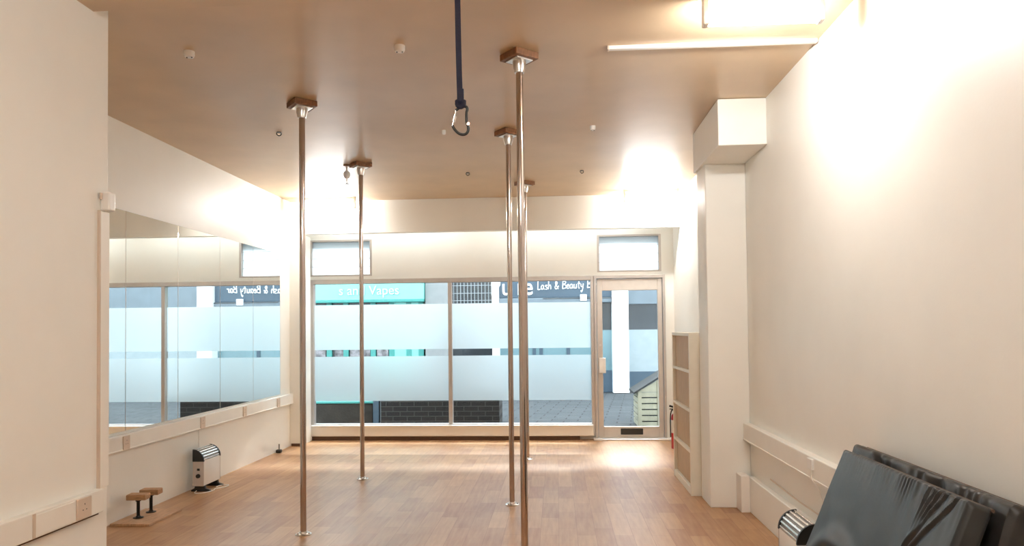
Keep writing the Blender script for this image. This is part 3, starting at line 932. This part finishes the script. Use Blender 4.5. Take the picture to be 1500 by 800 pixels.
# beauty shop
t = thing('shop_front', 'slate blue beauty shop front with white lettering on its sign', 'shop front', (0, EY, 0))
obj('sign_board', bx(-1.31, 1.27, -0.16, 0.06, 2.19, 2.80, bev=0.01), SLATE, t)
for ch, x in (('P', -1.515), ('u', -1.255), ('r', -0.905), ('e', -0.745)):
    text_mesh(ch, 0.56, x, -0.185, 2.262, LETTER, 'sign_letter', t, 0.02, 0.84)
obj('awning_box', bx(-1.31, 1.27, -0.20, 0.02, 2.06, 2.185, bev=0.02), SLATEL, t)
obj('awning_gap', bx(-0.3, 1.27, -0.205, -0.19, 2.150, 2.175), DARKGL, t)
obj('alarm_box', bx(0.55, 0.70, -0.26, -0.19, 2.10, 2.25, bev=0.01), LETTER, t)
obj('window_glass', bx(-1.31, 1.27, 0.0, 0.06, 1.43, 2.06), DARKGL, t)
obj('filmed_window', bx(-1.31, 1.27, -0.005, 0.06, 0.5, 1.43), BLUEGL, t)
for x in (-0.52, -0.36, 0.27):
    obj('window_post', bx(x - 0.04, x + 0.04, -0.03, 0.0, 0.5, 2.06), SLATE, t)
obj('stall_riser', bx(-1.31, 1.27, -0.04, 0.06, 0, 0.5), SLATE, t)
# handwritten lettering as strokes
GL = {
 'L': ([[(0.05, 2.0), (0.0, 1.0), (0.05, 0.0), (0.6, 0.1)]], 0.75),
 'a': ([[(0.62, 0.85), (0.3, 1.0), (0.02, 0.55), (0.2, 0.02), (0.5, 0.3), (0.62, 0.85)], [(0.62, 0.95), (0.62, 0.3), (0.78, 0.0)]], 0.95),
 's': ([[(0.55, 0.9), (0.25, 1.0), (0.1, 0.72), (0.5, 0.4), (0.45, 0.05), (0.02, 0.05)]], 0.75),
 'h': ([[(0.08, 2.0), (0.04, 0.0)], [(0.05, 0.6), (0.35, 1.0), (0.55, 0.7), (0.58, 0.0)]], 0.8),
 '&': ([[(0.85, 0.0), (0.2, 1.25), (0.35, 1.7), (0.6, 1.35), (0.1, 0.5), (0.3, 0.0), (0.7, 0.3), (0.9, 0.75)]], 1.1),
 'B': ([[(0.12, 1.8), (0.06, 0.0)], [(0.0, 1.75), (0.6, 1.75), (0.75, 1.35), (0.15, 0.95)], [(0.15, 0.95), (0.8, 0.8), (0.8, 0.2), (0.0, 0.02)]], 1.0),
 'e': ([[(0.05, 0.5), (0.58, 0.6), (0.35, 1.0), (0.05, 0.6), (0.15, 0.05), (0.6, 0.15)]], 0.75),
 'u': ([[(0.05, 1.0), (0.05, 0.3), (0.3, 0.0), (0.55, 0.35), (0.6, 1.0)], [(0.6, 1.0), (0.62, 0.0)]], 0.85),
 't': ([[(0.3, 1.6), (0.25, 0.2), (0.5, 0.0)], [(0.0, 1.1), (0.62, 1.15)]], 0.7),
 'y': ([[(0.05, 1.0), (0.15, 0.4), (0.5, 0.4)], [(0.65, 1.05), (0.45, -0.4), (0.2, -0.9), (0.1, -0.5)]], 0.85),
 'r': ([[(0.05, 1.0), (0.08, 0.0)], [(0.07, 0.6), (0.3, 0.95), (0.55, 0.9)]], 0.65),
 ' ': ([], 0.7)}
bm = bmesh.new()
x, s_ = -0.415, 0.098
for ch in 'Lash & Beauty Bar':
    st, adv = GL[ch]
    for line in st:
        pts = [(x + q[0] * s_ + 0.02 * q[1] * s_, -0.175, 2.375 + q[1] * s_ + 0.022 * (x + 0.4)) for q in line]
        tube(bm, smooth_path(pts, 5) if len(pts) > 2 else pts, 0.0105, 6)
    x += adv * s_
obj('handwritten_lettering', bm, LETTER, t)
tag(obj('white_pillar', bx(1.27, 1.635, EY - 0.30, EY + 0.05, 0, 2.78, bev=0.01), PILLARW), 'broad white pillar seen through the glass door', 'pillar')
# right-hand shop
t = thing('shop_front', 'grey shop front with a pale filmed window right of the broad pillar', 'shop front', (0, EY, 0))
obj('sign_board', bx(1.635, 7, -0.1, 0.06, 2.02, 2.78), SLATEL, t)
obj('dark_window', bx(1.635, 7, 0.0, 0.06, 1.43, 2.02), DARKGL, t)
obj('filmed_window', bx(1.635, 7, -0.01, 0.06, 0.47, 1.43), PALEGL, t)
obj('stall_riser', bx(1.635, 7, -0.06, 0.06, 0, 0.47), SLATE, t)

# brick planter and trough
t = thing('brick_planter', 'low dark brick planter outside the shop window', 'planter', (0, 10.85, -0.01))
bm = bx(-2.72, -0.885, 0, 0.12, 0, 0.52)
box(bm, -2.72, -0.885, 0.48, 0.6, 0, 0.52)
box(bm, -2.72, -2.60, 0.12, 0.48, 0, 0.52)
box(bm, -1.005, -0.885, 0.12, 0.48, 0, 0.52)
obj('brick_wall', bm, BRICK, t)
obj('soil', bx(-2.60, -1.005, 0.12, 0.48, 0.0, 0.42), SOIL, t)
t = thing('trough', 'low dark trough with a teal rim left of the brick planter', 'trough', (0, 10.85, -0.01))
obj('box_body', bx(-4.9, -2.85, 0, 0.5, 0, 0.35, bev=0.008), SOIL, t)
obj('rim', bx(-4.92, -2.83, -0.02, 0.52, 0.35, 0.385, bev=0.01), TEALD, t)
obj('end_post', bx(-2.84, -2.75, -0.02, 0.08, 0, 0.50, bev=0.008), SLATE, t)

# slatted bin store
t = thing('bin_store', 'pale slatted bin store with a dark sloping roof outside the glass door', 'bin store', (1.18, 10.55, -0.01))
for k_ in range(6):
    z = 0.02 + k_ * 0.087
    obj('slat', bx(0.0, 0.80, 0.0, 0.02, z, z + 0.070, bev=0.004), SLAT, t)
for x in (0.0, 0.285, 0.74):
    hgt = 0.53 if x == 0 else 0.53 + 0.6 * min(x, 0.80 - x)
    obj('post', bx(x, x + 0.055, -0.015, 0.03, 0, hgt, bev=0.004), SLAT, t)
for k_ in range(6):
    z = 0.02 + k_ * 0.087
    obj('slat', bx(0.0, 0.02, 0.03, 0.60, z, z + 0.070, bev=0.004), SLAT, t)
bm = prism(bmesh.new(), [(0.0, 0.53), (0.8, 0.53), (0.40, 0.77)], 'y', 0.0, 0.02)
obj('gable', bm, SLAT, t)
for s, (a, b) in ((1, ((-0.06, 0.505), (0.40, 0.79))), (-1, ((0.86, 0.505), (0.40, 0.79)))):
    bm = prism(bmesh.new(), [a, b, (b[0], b[1] + 0.025), (a[0], a[1] + 0.025)], 'y', -0.05, 0.65)
    obj('roof_slope', bm, ROOFF, t)
obj('backing', bx(0.03, 0.79, 0.04, 0.58, 0.0, 0.50), DARKGL, t)
